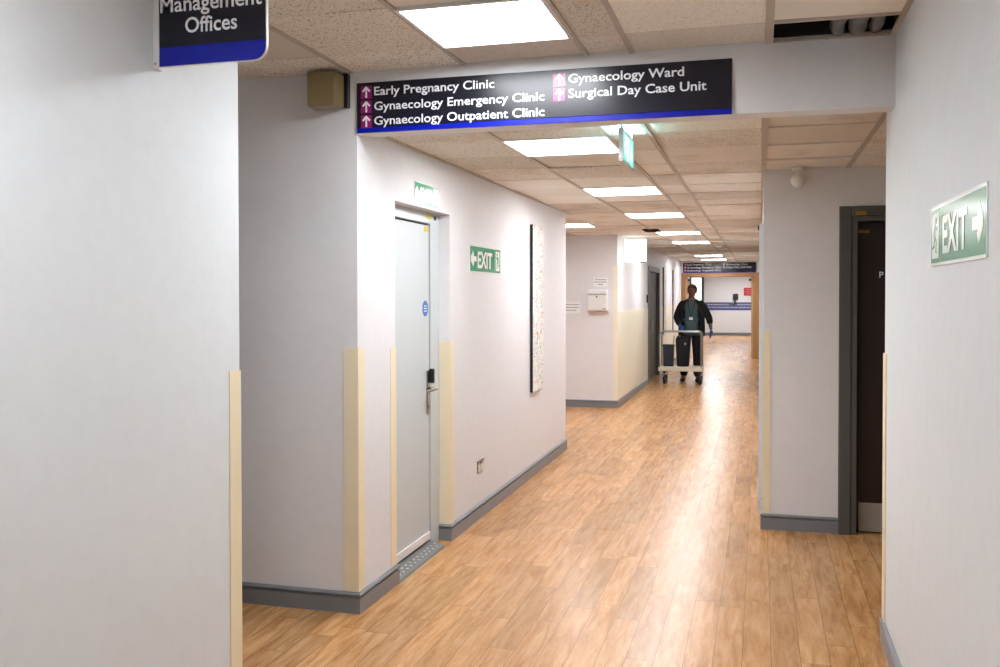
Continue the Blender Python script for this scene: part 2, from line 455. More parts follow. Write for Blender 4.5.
# skirting ----------------------------------------------------------
PROF = [(0,0),(.014,0),(.014,.076),(.005,.080),(.005,.084),(.015,.088),(.019,.095),(.015,.102),(.006,.106),(0,.106)]
def skirting(name, path, closed=False):
    """path: list of (x,y); the board stands on the right-hand side of the direction of travel"""
    bm = bmesh.new(); n = len(path); rings = []
    for i, p in enumerate(path):
        p = Vector(p)
        d0 = (p-Vector(path[i-1])).normalized() if i > 0 else None
        d1 = (Vector(path[i+1])-p).normalized() if i < n-1 else None
        n0 = Vector((d0.y, -d0.x)) if d0 else None; n1 = Vector((d1.y, -d1.x)) if d1 else None
        if n0 is None: off = n1
        elif n1 is None: off = n0
        else: off = (n0+n1)/(1+n0.dot(n1))
        rings.append([bm.verts.new((p.x+off.x*u, p.y+off.y*u, z)) for u, z in PROF])
    m = len(PROF)
    for a, b in zip(rings, rings[1:]):
        for k in range(m): bm.faces.new((a[k], a[(k+1)%m], b[(k+1)%m], b[k]))
    bm.faces.new(rings[0]); bm.faces.new(rings[-1])
    return struct(name, bm, M['base'])
skirting('baseboard_left', [(XL,-2.0),(XL,3.2),(-7.1,3.2)])
skirting('baseboard_left', [(-7.1,YB),(XL,YB),(XL,4.86-.04)])
skirting('baseboard_left', [(XL-.085,DY1),(XL,DY1),(XL,9.48),(-4.1,9.48)])
skirting('baseboard_left', [(-4.1,13.1),(XL,13.1),(XL,FD0-.08)])
skirting('baseboard_left', [(XL,FD1+.08),(XL,24.2)])
skirting('baseboard_right', [(6.0,4.60),(XR,4.60),(XR,-2.0)])
skirting('baseboard_right', [(XC,CW0-.05),(XC,6.60),(RD0-.075,6.60)])
skirting('baseboard_right', [(XC,24.2),(XC,CW1+.05)])
skirting('baseboard_back', [(-4.1,37.7),(.12,37.7)])

# ceilings ----------------------------------------------------------
def ceiling(xe, ye, z, skip=(), smooth=(), rails=(), region=None, extra=None, back=True):
    """tiles as thin slabs that sit a little unevenly in the grid, under a dark backing"""
    bm = bmesh.new()
    for i in range(len(xe)-1):
        for j in range(len(ye)-1):
            cx, cy = (xe[i]+xe[i+1])/2, (ye[j]+ye[j+1])/2
            if region and not region(cx, cy): continue
            if any(abs(cx-a) < .2 and abs(cy-b) < .2 for a, b in skip): continue
            g = .0045
            mi = 1 if (any(abs(cx-a) < .2 and abs(cy-b) < .2 for a, b in smooth) or random.random() < .22) else 0
            dz = random.uniform(-.002, .004)
            vs = box(bm, xe[i]+.002, xe[i+1]-.002, ye[j]+g, ye[j+1]-g, z+dz, z+dz+.012, mi)
            tx, ty = random.uniform(-.003,.003), random.uniform(-.004,.004)
            for v in vs:
                v.co.z += tx*(1 if v.co.x > cx else -1)+ty*(1 if v.co.y > cy else -1)+.003
    return bm
yf = [3.985-.59*k for k in range(11)]; yf = sorted(yf)+[4.30]
xf = [-7.1, -6.78, -6.18, -5.58, -4.98, -4.38, -3.78, -3.18, -2.58, -1.98, -1.38, -.78, -.57, .035, .553]
front_lights = [(-1.08, 3.69), (-1.08, 1.33)]
void_c = (.294, 4.14)
bm = ceiling(xf, yf, CF, skip=front_lights+[void_c], smooth=[(.294, 3.69), (.294, 3.1)],
             region=lambda x, y: x > XL-.12 or y > 2.95)
struct('ceiling', bm, [M['tile'], M['tiles']])
# plenum lid over the front bay; near-black liners added to darken its opening
struct('ceiling', B((-7.1, -.02, -2.0, YB, CF+.035, CF+.06), (-.02, XR, -2.0, 3.95, CF+.035, CF+.06), (-.02, XR, 3.95, 3.975, CF+.035, 3.1),
                    (-.02, .0, 3.975, YB, CF+.035, 3.1), (-.02, XR, 3.95, YB, 3.1, 3.14), (0, XR-.008, YB-.012, YB-.001, CF+.02, 3.1), (XR-.008, XR-.001, 3.975, YB, CF+.02, 3.1)), M['void'])
Y0 = 4.93
yc = [YB+.13]+[Y0+.595*k for k in range(0, 33)]; yc = [y for y in yc if y < 24.19]+[24.2]
xc = [-4.1, -3.745, -3.15, -2.555, -1.96, -1.375, -.78, -.565, .025, .56, 1.155, 1.75, 2.345, 2.94, 3.535, 4.13, 4.725, 5.32, 5.9]
cor_lights = [(-1.078, Y0+.595*(k+.5)) for k in (0, 4, 8, 13, 17, 26, 30)]
side_light = (-2.257, Y0+.595*10.5)
side_light2 = (-2.257, Y0+.595*10.5)
rec_light = None
def reg(x, y):
    if x < XL-.05: return 9.4 < y < 13.1
    if x > .03: return y < 6.6
    return True
bm = ceiling(xc, yc, CC, skip=cor_lights+[side_light], region=reg)
struct('ceiling', bm, [M['tile'], M['tiles']])
struct('ceiling', B((-4.1, 5.9, YB+.13, 24.2, CC+.035, CC+.06)), M['void'])
bm = ceiling([-4.1,-3.5,-2.9,-2.3,-1.7,-1.1,-.5,.12], [24.32+.6*k for k in range(23)], CC, skip=[(-1.4, 26.42), (-1.4, 30.02), (-1.4, 34.22), (-.8, 36.02)])
struct('ceiling', bm, [M['tile'], M['tiles']])
struct('ceiling', B((-4.1, .12, 24.32, 37.7, CC+.035, CC+.06)), M['void'])

# grid rails (long bars run with the corridor)
def bars(bm, xs, y0, y1, z, w=.03):
    for x in xs: box(bm, x-w/2, x+w/2, y0, y1, z-.004, z+.008)
bm = bmesh.new(); bars(bm, [-1.38, -.78, -.57], -2.0, YB, CF, .024); bars(bm, [.035], -2.0, YB, CF, .032); bars(bm, [XR-.011], -2.0, YB, CF, .022)
bars(bm, [-1.965], 3.2, YB, CF, .02)
box(bm, .05, .54, 3.976, 3.996, CF-.004, CF+.01); box(bm, .05, .54, YB-.012, YB, CF-.004, CF+.01)
struct('trim_2', bm, M['grid'])
bm = bmesh.new()
bars(bm, [-1.375, -.78, -.565], YB+.13, 24.2, CC, .024); bars(bm, [.025-.005], YB+.13, 6.6, CC, .034); bars(bm, [.56], 4.6, 6.6, CC, .03)
bars(bm, [XL+.008], YB+.13, 9.48, CC, .016); bars(bm, [.012], 6.6, 24.2, CC, .016)
bars(bm, [-2.555, -3.15], 9.48, 13.1, CC, .024)
struct('trim_2', bm, M['grid'])

# ------------------------------------------------------------------ ceiling lights
def ceiling_light(x, y, z, mat, label, w=.595, l=.582, group='square ceiling light panels'):
    t = thing('ceiling_light', label, 'ceiling light', (x, y, z), group)
    bm = bmesh.new(); b = .017
    for (x0, x1, y0, y1) in ((-w/2, w/2, -l/2, -l/2+b), (-w/2, w/2, l/2-b, l/2), (-w/2, -w/2+b, -l/2+b, l/2-b), (w/2-b, w/2, -l/2+b, l/2-b)):
        box(bm, x+x0, x+x1, y+y0, y+y1, z-.006, z+.03)
    obj('frame', bm, M['plas'], t)
    obj('diffuser', B((x-w/2+b, x+w/2-b, y-l/2+b, y+l/2-b, z+.004, z+.02), bev=.003, seg=1), mat, t)
    return t
fl = ['bright square ceiling light panel just in front of the hanging direction sign', 'square ceiling light panel over the near floor, before the one by the sign',
      'square ceiling light panel behind the viewpoint, nearest the start wall']
for (x, y), lb in zip(front_lights, fl): ceiling_light(x, y, CF, M['panel'], lb)
cl = ['first lit ceiling panel just beyond the sign bulkhead, beside the hanging exit sign', 'second lit ceiling panel along the corridor beyond the bulkhead',
      'third lit ceiling panel along the corridor, level with the side passage start', 'fourth lit ceiling panel along the corridor, beside the black ceiling vent',
      'fifth lit ceiling panel along the corridor, before the person with the trolley', 'thin looking lit ceiling panel, second nearest the wooden doorway',
      'thin looking lit ceiling panel nearest the wooden doorway and its sign']
for (x, y), lb in zip(cor_lights, cl): ceiling_light(x, y, CC, M['panelf'], lb)
ceiling_light(side_light[0], side_light[1], CC, M['panelf'], 'lit ceiling panel in the side passage at left, above the wall of notices')
for (x, y), lb in zip([(-1.4, 26.42), (-1.4, 30.02), (-1.4, 34.22), (-.8, 36.02)], ['lit ceiling panel in the lobby just behind the wooden doorway', 'middle lit ceiling panel of the lobby behind the doorway', 'lit ceiling panel of the lobby before the one nearest the end wall', 'lit ceiling panel of the lobby nearest the blue banded end wall']):
    ceiling_light(x, y, CC, M['panell'], lb)  # unseen panels added to brighten the lobby

# ------------------------------------------------------------------ corner guards
def guard(name_label, L_pts, z0=.108, z1=1.335, mat='cream'):
    """L_pts: plan outline of the angle strip"""
    bm = bmesh.new(); prism(bm, L_pts, (0,0,0), (1,0,0), (0,1,0), (0,0,1), z0, z1)
    o = obj('corner_guard', bm, M[mat]); tag(o, name_label, 'corner guard', 'cream corner guards'); return o
t_ = .004
guard('cream corner guard on the near left wall edge, cut off by the picture bottom', [(XL-.05,3.2),(XL,3.2),(XL,3.125),(XL+t_,3.125),(XL+t_,3.2+t_),(XL-.05,3.2+t_)], z1=1.31)
guard('wide cream corner guard on the wall corner under the direction sign', [(XL-.075,YB),(XL-.075,YB-t_),(XL+t_,YB-t_),(XL+t_,YB+.075),(XL,YB+.075),(XL,YB)])
guard('narrow cream guard strip on the left edge of the grey door opening', [(XL-.07,DY0),(XL,DY0),(XL,DY0-.075),(XL+t_,DY0-.075),(XL+t_,DY0+t_),(XL-.07,DY0+t_)], z1=1.31)
guard('wide yellowish cream guard on the right jamb of the grey door opening', [(XL-.07,DY1),(XL,DY1),(XL,DY1+.075),(XL+t_,DY1+.075),(XL+t_,DY1-t_),(XL-.07,DY1-t_)], z1=1.30)
guard('cream corner guard on the free standing wall corner left of the dark brown door', [(.07,6.60),(.07,6.60-t_),(XC-t_,6.60-t_),(XC-t_,6.68),(XC,6.68),(XC,6.60)], z1=1.35)
guard('thin cream corner guard on the edge of the near right wall', [(XR+.05,4.60),(XR,4.60),(XR,4.53),(XR-t_-.002,4.53),(XR-t_-.002,4.60+t_+.012),(XR+.05,4.60+t_+.012)], z1=1.33)
guard('pale corner guard on the far wall corner beside the notices and dispenser', [(XL-.06,13.1),(XL-.06,13.1-t_),(XL+.007,13.1-t_),(XL+.007,13.12),(XL,13.12),(XL,13.1)], z1=2.0, mat='creamp')

# ------------------------------------------------------------------ left door (pale grey)
FX = XL-.087   # plane of the frame face
d1 = bpy.data.objects.new('door_1', None); COL.objects.link(d1); d1.location = (XL-.13, DY0, 0); d1['kind'] = 'structure'
obj('frame', B((FX-.06, FX+.012, DY1-.160, DY1, .0, DZ), (FX-.06, FX+.012, DY0, DY0+.06, .0, DZ), (FX-.06, FX+.012, DY0+.06, DY1-.160, 2.05, DZ), bev=.003), M['frame'], d1)
obj('frame_seal', B((FX-.05, FX-.012, DY1-.186, DY1-.160, .03, 2.05), (FX-.05, FX-.028, DY0+.06, DY0+.065, .03, 2.058), (FX-.05, FX-.012, DY0+.065, DY1-.186, 2.036, 2.05)), M['black'], d1)
leaf = obj('leaf', B((FX-.04, FX+.010, DY0+.066, DY1-.186, .05, 2.036), bev=.002), M['door'], d1)
obj('bottom_seal', B((FX+.010, FX+.020, DY0+.066, DY1-.19, .055, .105), bev=.003), M['plas'], d1)
# threshold ramp
bm = bmesh.new()
prism(bm, [(FX-.1, 0), (XL+.02, 0), (XL+.012, .012), (XL-.045, .035), (FX-.02, .042), (FX-.1, .042)], (0,0,0), (1,0,0), (0,0,1), (0,1,0), DY0+.005, DY1-.165)
th = obj('threshold_ramp', bm, M['tread'], d1)
bm = bmesh.new()
for r_, (xx, zz) in enumerate(((XL-.035, .0325), (XL-.012, .0235))):
    for k in range(13):
        yy = DY0+.05+.062*k+(.03 if r_ else 0)
        if yy < DY1-.18: spheroid(bm, (xx, yy, zz), .007, .016, .004, 8, 5)
obj('tread_stud', bm, M['alu'], th)['kind'] = 'stuff'
# handle set
hy = 5.53
LF = FX+.010
h = obj('handle_plate', B((LF, LF+.008, hy-.023, hy+.023, .85, 1.125), bev=.003), M['steel'], leaf)
bm = bmesh.new(); tube(bm, [(LF+.008, hy, 1.012), (LF+.05, hy, 1.012)]+[tuple(p) for p in arc_pts((LF+.05, hy-.014, 1.012), (0,1,0), (1,0,0), .014)]+[(LF+.064, hy-.03, 1.012), (LF+.062, hy-.12, 1.010), (LF+.048, hy-.13, 1.010)], .009, 10)
obj('lever', bm, M['steel'], h)
obj('keypad_housing', B((LF+.008, LF+.04, hy-.002, hy+.026, 1.045, 1.135), bev=.006), M['black'], h)
bm = bmesh.new(); tube(bm, [(LF+.008, hy, .90), (LF+.016, hy, .90)], .011, 12); obj('key_cylinder', bm, M['steel'], h)
# stickers
bm = bmesh.new(); prism(bm, circle2(0, 0, .05, 28), (LF, 5.487, 1.515), (0,1,0), (0,0,1), (1,0,0), 0, .001)
s = obj('blue_disc_sticker', bm, M['bluem'], leaf)
bm = bmesh.new()
for k, (w_, z_) in enumerate(((.044, .016), (.056, 0), (.05, -.016))): box(bm, LF+.0005, LF+.0015, 5.487-w_/2, 5.487+w_/2, 1.515+z_-.003, 1.515+z_+.003)
obj('print', bm, M['white'], s)
obj('yellow_sticker', B((LF, LF+.0015, 5.475, 5.54, 1.995, 2.03)), M['yellow'], leaf)
obj('yellow_sticker', B((FX+.012, FX+.0135, 5.505, 5.59, 2.078, 2.108)), M['yellow'], d1)
obj('lock_hole_cover', B((FX+.012, FX+.016, 5.645, 5.68, 2.078, 2.104), bev=.001, seg=1), M['black'], d1)

# ------------------------------------------------------------------ right door (dark brown)
d2 = bpy.data.objects.new('door_2', None); COL.objects.link(d2); d2.location = (RD0, 6.6, 0); d2['kind'] = 'structure'
obj('casing', B((RD0-.085, RD0-.008, 6.575, 6.60, 0, 2.185), (RD1+.008, RD1+.085, 6.575, 6.60, 0, 2.185), (RD0-.008, RD1+.008, 6.575, 6.60, 2.12, 2.185), bev=.005), M['dgrey'], d2)
obj('frame', B((RD0-.008, RD0+.03, 6.585, 6.72, 0, 2.12), (RD1-.03, RD1+.008, 6.585, 6.72, 0, 2.12), (RD0+.03, RD1-.03, 6.585, 6.72, 2.085, 2.12), bev=.003), M['dgrey'], d2)
lf = obj('leaf', B((RD0+.034, RD1-.034, 6.66, 6.705, .006, 2.08), bev=.003), M['brown'], d2)
obj('kick_plate', B((RD0+.05, RD1-.05, 6.656, 6.66, .012, .205), bev=.001, seg=1), M['kick'], lf)
sg = obj('name_plate', B((.74, 1.02, 6.655, 6.66, 1.69, 1.775), bev=.001, seg=1), M['black'], lf)
bm = bmesh.new(); text_into(bm, 'P', (.74, 6.655, 1.69), (1,0,0), (0,0,1), (0,-1,0), .022, .022, .048, .042, 0, bold=.01)
obj('lettering', bm, M['white'], sg)
bm = bmesh.new(); tube(bm, [(1.4, 6.66, 1.0), (1.4, 6.61, 1.0), (1.3, 6.60, 1.0)], .009, 10); obj('lever_handle', bm, M['steel'], lf)
obj('yellow_sticker', B((.604, .672, 6.5735, 6.575, 2.125, 2.15)), M['amber'], d2)
obj('yellow_sticker', B((.632, .70, 6.658, 6.66, 2.012, 2.032)), M['amber'], lf)
# door in the wall that runs away behind the column (edge-on)
d3 = bpy.data.objects.new('door_3', None); COL.objects.link(d3); d3.location = (0, CW0, 0); d3['kind'] = 'structure'
obj('frame', B((-.008, .12, CW0-.05, CW0+.02, 0, 2.12), (-.008, .12, CW1-.02, CW1+.05, 0, 2.12), (-.008, .12, CW0+.02, CW1-.02, 2.06, 2.12), bev=.003), M['frame'], d3)
obj('leaf', B((.03, .07, CW0+.022, CW1-.022, .008, 2.058), bev=.002), M['door'], d3)
obj('closer', B((-.018, -.0081, CW0-.03, CW0+.05, 2.075, 2.11), bev=.004), M['black'], d3)

# far left grey double door
d4 = bpy.data.objects.new('door_4', None); COL.objects.link(d4); d4.location = (XL, FD0, 0); d4['kind'] = 'structure'
obj('frame', B((XL-.1, XL+.015, FD0-.07, FD0+.03, 0, 2.12), (XL-.1, XL+.015, FD1-.03, FD1+.07, 0, 2.12), (XL-.1, XL+.015, FD0+.03, FD1-.03, 2.03, 2.12), bev=.004), M['dgrey'], d4)
ym = (FD0+FD1)/2
for a, b_, hh in ((FD0+.032, ym-.003, ym-.08), (ym+.003, FD1-.032, ym+.08)):
    l_ = obj('leaf', B((XL-.095, XL-.05, a, b_, .008, 2.028), bev=.003), M['dleaf'], d4)
    bm = bmesh.new(); tube(bm, [(XL-.05, hh, .9), (XL-.02, hh, .9), (XL-.02, hh, 1.15), (XL-.05, hh, 1.15)], .009, 8); obj('pull_handle', bm, M['steel'], l_)
o = obj('card_reader', B((XL, XL+.03, 16.60, 16.68, 1.46, 1.60), bev=.006), M['black'])
tag(o, 'small dark card reader on the wall beside the far grey door', 'card reader')

# ------------------------------------------------------------------ wooden doorway at the far end
d5 = bpy.data.objects.new('door_5', None); COL.objects.link(d5); d5.location = (PX0, 24.2, 0); d5['kind'] = 'structure'
obj('frame', B((XL+.005, PX0+.03, 24.15, 24.34, 0, 2.15), (PX1-.03, -.03, 24.15, 24.34, 0, 2.15), (PX0+.03, PX1-.03, 24.15, 24.34, 2.05, 2.15), bev=.006), M['wood'], d5)
l5 = obj('leaf', B((PX0+.035, PX0+.08, 24.35, 25.15, .01, 2.045), bev=.004), M['ltwood'], d5)
obj('closer', B((PX0+.08, PX0+.14, 24.5, 24.75, 1.95, 2.0), bev=.005), M['black'], l5)
l6 = obj('leaf', B((PX1-.08, PX1-.035, 24.35, 25.15, .01, 2.045), bev=.004), M['ltwood'], d5)
obj('closer', B((PX1-.14, PX1-.08, 24.5, 24.75, 1.95, 2.0), bev=.005), M['black'], l6)

# ------------------------------------------------------------------ direction signs
def direction_sign(x0, x1, z0, z1, y, label, th=.012, fade=False):
    W, H = x1-x0, z1-z0
    t = thing('direction_sign', label, 'sign', (x0, y, z0))
    U, V, Nn = (1,0,0), (0,0,1), (0,-1,0); O = (x0, y, z0)
    sH = H*.105
    obj('panel', B((x0, x1, y-th, y, z0+sH, z1), bev=.0015, seg=1), M['sign'], t)
    obj('blue_stripe', B((x0, x1, y-th, y, z0, z0+sH), bev=.0015, seg=1), M['blue'], t)
    k = W/1.811; kz = H/.248
    bm = bmesh.new()
    for s_, a, b_, base in (('Early Pregnancy Clinic', .094, .712, .183), ('Gynaecology Emergency Clinic', .094, .956, .109), ('Gynaecology Outpatient Clinic', .094, .956, .037),
                            ('Gynaecology Ward', 1.070, 1.601, .183), ('Surgical Day Case Unit', 1.070, 1.700, .114)):
        bm = bmesh.new(); text_into(bm, s_, O, U, V, Nn, a*k, base*kz, b_*k, .043*kz, th+.0002, bold=.016)
        split_words('lettering', bm, M['white'], t, .02*k)
    for (u, v) in ((.052, .199), (.052, .127), (.052, .055), (1.027, .199), (1.027, .130)):
        bm = bmesh.new(); prism(bm, round_rect2((u-.029)*k, (v-.031)*kz, (u+.029)*k, (v+.031)*kz, .004*k), O, U, V, Nn, th, th+.0012)
        a_ = obj('arrow_badge', bm, M['magenta'], t)
        bm = bmesh.new()
        for p in arrow2(u*k, v*kz, .052*kz, 0, .17): prism(bm, p, O, U, V, Nn, th+.0012, th+.0022)
        obj('arrow', bm, M['white'], a_)
    return t
direction_sign(-1.935, -.124, 2.404, 2.652, YB, 'wide navy direction sign on the bulkhead listing clinics, ward and surgical unit')
direction_sign(-1.90, -.105, 2.155, 2.41, 24.2, 'small looking navy direction sign above the far wooden doorway')

# management offices sign, hung out from the near left wall
yM = 2.69
t = thing('hanging_sign', 'navy sign reading Management Offices projecting from the near left wall', 'sign', (XL, yM, 2.35))
x0, x1, z0, z1 = -1.925, -1.525, 2.356, 2.665
U, V, Nn = (1,0,0), (0,0,1), (0,-1,0); O = (x0, yM, z0)
W, H = x1-x0, z1-z0
bm = bmesh.new(); prism(bm, round_rect2(-.002, -.002, W+.002, H+.003, .044, (0,1,1,0)), O, U, V, Nn, -.006, .006)
obj('backing_panel', bm, M['plas'], t)
bm = bmesh.new(); prism(bm, [(0,.062)]+[(W,.062)]+round_rect2(0,0,W,H,.042,(0,1,1,0))[8:15]+[(0,H)], O, U, V, Nn, .006, .0075)
obj('dark_panel', bm, M['sign'], t)
bm = bmesh.new(); prism(bm, [(0,0)]+round_rect2(0,0,W,H,.042,(0,1,1,0))[1:8]+[(W,.062),(0,.062)], O, U, V, Nn, .006, .0075)
obj('blue_band', bm, M['blue'], t)
bm = bmesh.new()
text_into(bm, 'Management', O, U, V, Nn, .012, .176, .388, .052, .0077, bold=.014)
obj('lettering', bm, M['white'], t); bm = bmesh.new()
text_into(bm, 'Offices', O, U, V, Nn, .106, .104, .298, .052, .0077, bold=.014)
obj('lettering', bm, M['white'], t)
br = obj('bracket', B((XL, XL+.022, yM-.014, yM+.014, 2.345, 2.68), bev=.003), M['plas'], t)
bm = bmesh.new(); spheroid(bm, (XL+.011, yM-.015, 2.365), .004, .002, .004, 8, 6); obj('screw', bm, M['steel'], br)

# ------------------------------------------------------------------ exit signs on the walls
def exit_sign(y0, y1, z0, z1, wall_x, side, label, arrow_left=True, th=.004):
    """side +1: on the left wall facing +x; -1: on the right wall facing -x"""
    t = thing('exit_sign', label, 'exit sign', (wall_x, (y0+y1)/2, z0))
    W, H = y1-y0, z1-z0
    U = (0, side, 0); V = (0,0,1); Nn = (side, 0, 0)
    O = (wall_x, y0 if side > 0 else y1, z0)
    bm = bmesh.new(); prism(bm, rect2(0,0,W,H), O, U, V, Nn, 0, th); obj('backing_panel', bm, M['swhite'], t)
    e = .05*H; split = .205*W
    bm = bmesh.new()
    man_l = not arrow_left
    if man_l:
        prism(bm, rect2(e, e, split, H-e), O, U, V, Nn, th, th+.0008); prism(bm, rect2(split+e*.8, e, W-e, H-e), O, U, V, Nn, th, th+.0008)
    else:
        prism(bm, rect2(e, e, W-split-e*.8, H-e), O, U, V, Nn, th, th+.0008); prism(bm, rect2(W-split, e, W-e, H-e), O, U, V, Nn, th, th+.0008)
    obj('green_field', bm, M['green'], t)
    bm = bmesh.new(); d = th+.0008
    if arrow_left: a0, e0, e1, mc = .12*W, .23*W, .70*W, W-split/2-e*.4
    else: a0, e0, e1, mc = .87*W, .27*W, .72*W, split/2+e*.4
    for p in arrow2(a0, H/2, H*.62, 90 if arrow_left else -90, .3): prism(bm, p, O, U, V, Nn, d, d+.0008)
    obj('arrow', bm, M['swhite'], t)
    bm = bmesh.new(); text_into(bm, 'EXIT', O, U, V, Nn, e0, .2*H, e1, .6*H, d, bold=.03); obj('lettering', bm, M['swhite'], t)
    bm = bmesh.new()
    k = split*.8
    prism(bm, rect2(mc-k*.42, H*.12, mc+k*.42, H*.88), O, U, V, Nn, d, d+.0006)
    dr = obj('doorway_symbol', bm, M['swhite'], t)
    bm = bmesh.new()
    for p in running_man(mc, H*.5, H*.72, -1 if arrow_left else 1): prism(bm, p, O, U, V, Nn, d+.0006, d+.0012)
    obj('running_figure', bm, M['green'], dr)
    return t
exit_sign(6.16, 6.95, 1.757, 1.952, XL, 1, 'green exit sign with left arrow on the corridor wall, right of the grey door')
exit_sign(5.10, 5.49, 2.132, 2.266, XL, 1, 'small green exit sign with glare above the grey door')
exit_sign(2.595, 3.39, 1.693, 1.885, XR, -1, 'large pale green exit sign with right arrow on the near right wall', arrow_left=False)

# hanging lit exit sign
HX = -.655
y0, y1, z0, z1 = 4.54, 4.93, 2.262, 2.400
t = thing('hanging_exit_sign', 'lit green running man exit sign hanging edge-on below the bulkhead', 'exit sign', (HX, (y0+y1)/2, z0))
hs = obj('housing', B((HX-.012, HX+.012, y0-.006, y1+.006, z0-.012, z0), (HX-.012, HX+.012, y0-.006, y0, z0, z1+.012), (HX-.012, HX+.012, y1, y1+.006, z0, z1+.012), (HX-.012, HX+.012, y0, y1, z1, z1+.012), bev=.002, seg=1), M['alu'], t)
obj('lit_panel', B((HX-.010, HX+.010, y0, y1, z0, z1)), M['egreen'], t)
bm = bmesh.new()
for sd in (1, -1):
    O = (HX+sd*.010, y0 if sd > 0 else y1, z0); U = (0, sd, 0); Nn = (sd, 0, 0)
    W, H = y1-y0, z1-z0
    for p in running_man(.22*W, H*.5, H*.9, 1): prism(bm, p, O, U, (0,0,1), Nn, .0, .001)
    prism(bm, rect2(.38*W, H*.1, .55*W, H*.9), O, U, (0,0,1), Nn, 0, .001)
    for p in arrow2(.78*W, H/2, H*.7, 180, .22): prism(bm, p, O, U, (0,0,1), Nn, 0, .001)
obj('pictogram', bm, M['ewhite'], t)
for yy in (y0+.02, y1-.03): obj('hanger', B((HX-.006, HX+.006, yy, yy+.01, z1+.01, CC+.002)), M['alu'], t)
obj('light_strip', B((HX-.008, HX+.008, y0+.02, y1-.02, z1+.012, z1+.015)), M['estrip'], t)

# ------------------------------------------------------------------ wall panel artworks
def artwork(y0, y1, z0, z1, label, dep=.03):
    t = thing('wall_art', label, 'artwork', (XL, (y0+y1)/2, z0), 'tall speckled wall canvases')
    obj('canvas_edge', B((XL+.004, XL+dep-.003, y0, y1, z0, z1), bev=.002, seg=1), M['black'], t)
    obj('painted_face', B((XL+dep-.003, XL+dep, y0+.003, y1-.003, z0+.003, z1-.003), bev=.001, seg=1), M['art'], t)
artwork(7.92, 8.33, .745, 2.215, 'tall narrow speckled abstract canvas on the left corridor wall, right of the exit sign')
artwork(19.4, 19.95, .78, 2.165, 'dark edged tall canvas on the far left wall, just past the grey double door')
artwork(21.6, 22.15, .78, 2.165, 'dark edged tall canvas on the far left wall, nearest the wooden doorway')

# socket
t = thing('wall_socket', 'small steel wall socket low on the left corridor wall', 'socket', (XL, 6.40, .315))
pl = obj('face_plate', B((XL, XL+.008, 6.335, 6.475, .325, .405), bev=.003), M['steel'], t)
for yy in (6.372, 6.438):
    w_ = obj('socket_insert', B((XL+.008, XL+.0095, yy-.024, yy+.024, .333, .385), bev=.001, seg=1), M['plas'], pl)
obj('shade_lip', B((XL, XL+.014, 6.33, 6.48, .405, .413), bev=.002, seg=1), M['dgrey'], t)
obj('rocker_switch', B((XL+.008, XL+.012, 6.398, 6.412, .388, .402), bev=.001, seg=1), M['black'], t)

# beige box at the ceiling corner
t = thing('alarm_box', 'aged beige sounder box high on the shaded wall, left of the direction sign', 'alarm box', (-2.07, 4.22, 2.53))
bm = B((-2.145, -1.995, 4.165, 4.275, 2.525, 2.692), bev=.008); obj('box_body', bm, M['beige'], t)
bm = bmesh.new(); tube(bm, [(-2.07, 4.167, 2.63), (-2.07, 4.163, 2.63)], .018, 20); obj('round_grille', bm, M['beige'], t)
obj('back_plate', B((-2.15, -1.975, 4.275, 4.30, 2.532, 2.70), bev=.002, seg=1), M['black'], t)
# smoke detector / sensor by the brown door
t = thing('ceiling_sensor', 'white round sensor below the ceiling above the brown door wall', 'sensor', (.24, 6.5, 2.33))
bm = bmesh.new(); tube(bm, [(.24, 6.52, CC), (.24, 6.52, CC-.02), (.24, 6.52, CC-.025)], [.045, .045, .03], 20); obj('ceiling_base', bm, M['plas'], t)
bm = bmesh.new(); tube(bm, [(.24, 6.52, CC-.025), (.24, 6.52, CC-.06)], .012, 10); obj('stem', bm, M['plas'], t)
bm = bmesh.new(); spheroid(bm, (.24, 6.52, CC-.085), .047, .035, .047, 20, 14); obj('sensor_head', bm, M['plas'], t)
# ceiling vent
t = thing('ceiling_vent', 'small black vent in the corridor ceiling beside a light panel', 'vent', (-1.37, 12.3, CC))
vx0, vx1, vy0, vy1 = -1.47, -1.27, 12.1, 12.5
obj('surround', B((vx0, vx1, vy0, vy0+.02, CC-.012, CC+.004), (vx0, vx1, vy1-.02, vy1, CC-.012, CC+.004), (vx0, vx0+.015, vy0+.02, vy1-.02, CC-.012, CC+.004), (vx1-.015, vx1, vy0+.02, vy1-.02, CC-.012, CC+.004)), M['void'], t)
bm = bmesh.new()
for k in range(7): box(bm, vx0+.015, vx1-.015, vy0+.03+.05*k, vy0+.062+.05*k, CC-.018, CC-.006)
obj('louvres', bm, M['void'], t)
# round detector in the far ceiling
bm = bmesh.new(); tube(bm, [(-.69, 16.3, CC), (-.69, 16.3, CC-.03), (-.69, 16.3, CC-.045)], [.055, .055, .035], 20)
tag(obj('smoke_detector', bm, M['plas']), 'round white smoke detector on the corridor ceiling ahead of the person', 'smoke detector')
# flexible ducts in the open ceiling bay
for k, (x, lb) in enumerate(((.315, 'silver flexible duct in the open ceiling bay, leftmost of three'), (.393, 'silver flexible duct in the open ceiling bay, middle one of three'), (.468, 'silver flexible duct in the open ceiling bay, rightmost of three'))):
    bm = bmesh.new(); pts = []; rr = []
    for i in range(60):
        y = 3.985+.305*i/59; pts.append((x+.004*math.sin(i*.12+k), y, 2.746+.003*math.cos(i*.2+k))); rr.append((.029, .036, .027)[k]+(.0015 if i % 2 else 0))
    tube(bm, pts, rr, 14)
    tag(obj('flexible_duct', bm, M['duct']), lb, 'duct', 'ducts in the open ceiling bay')

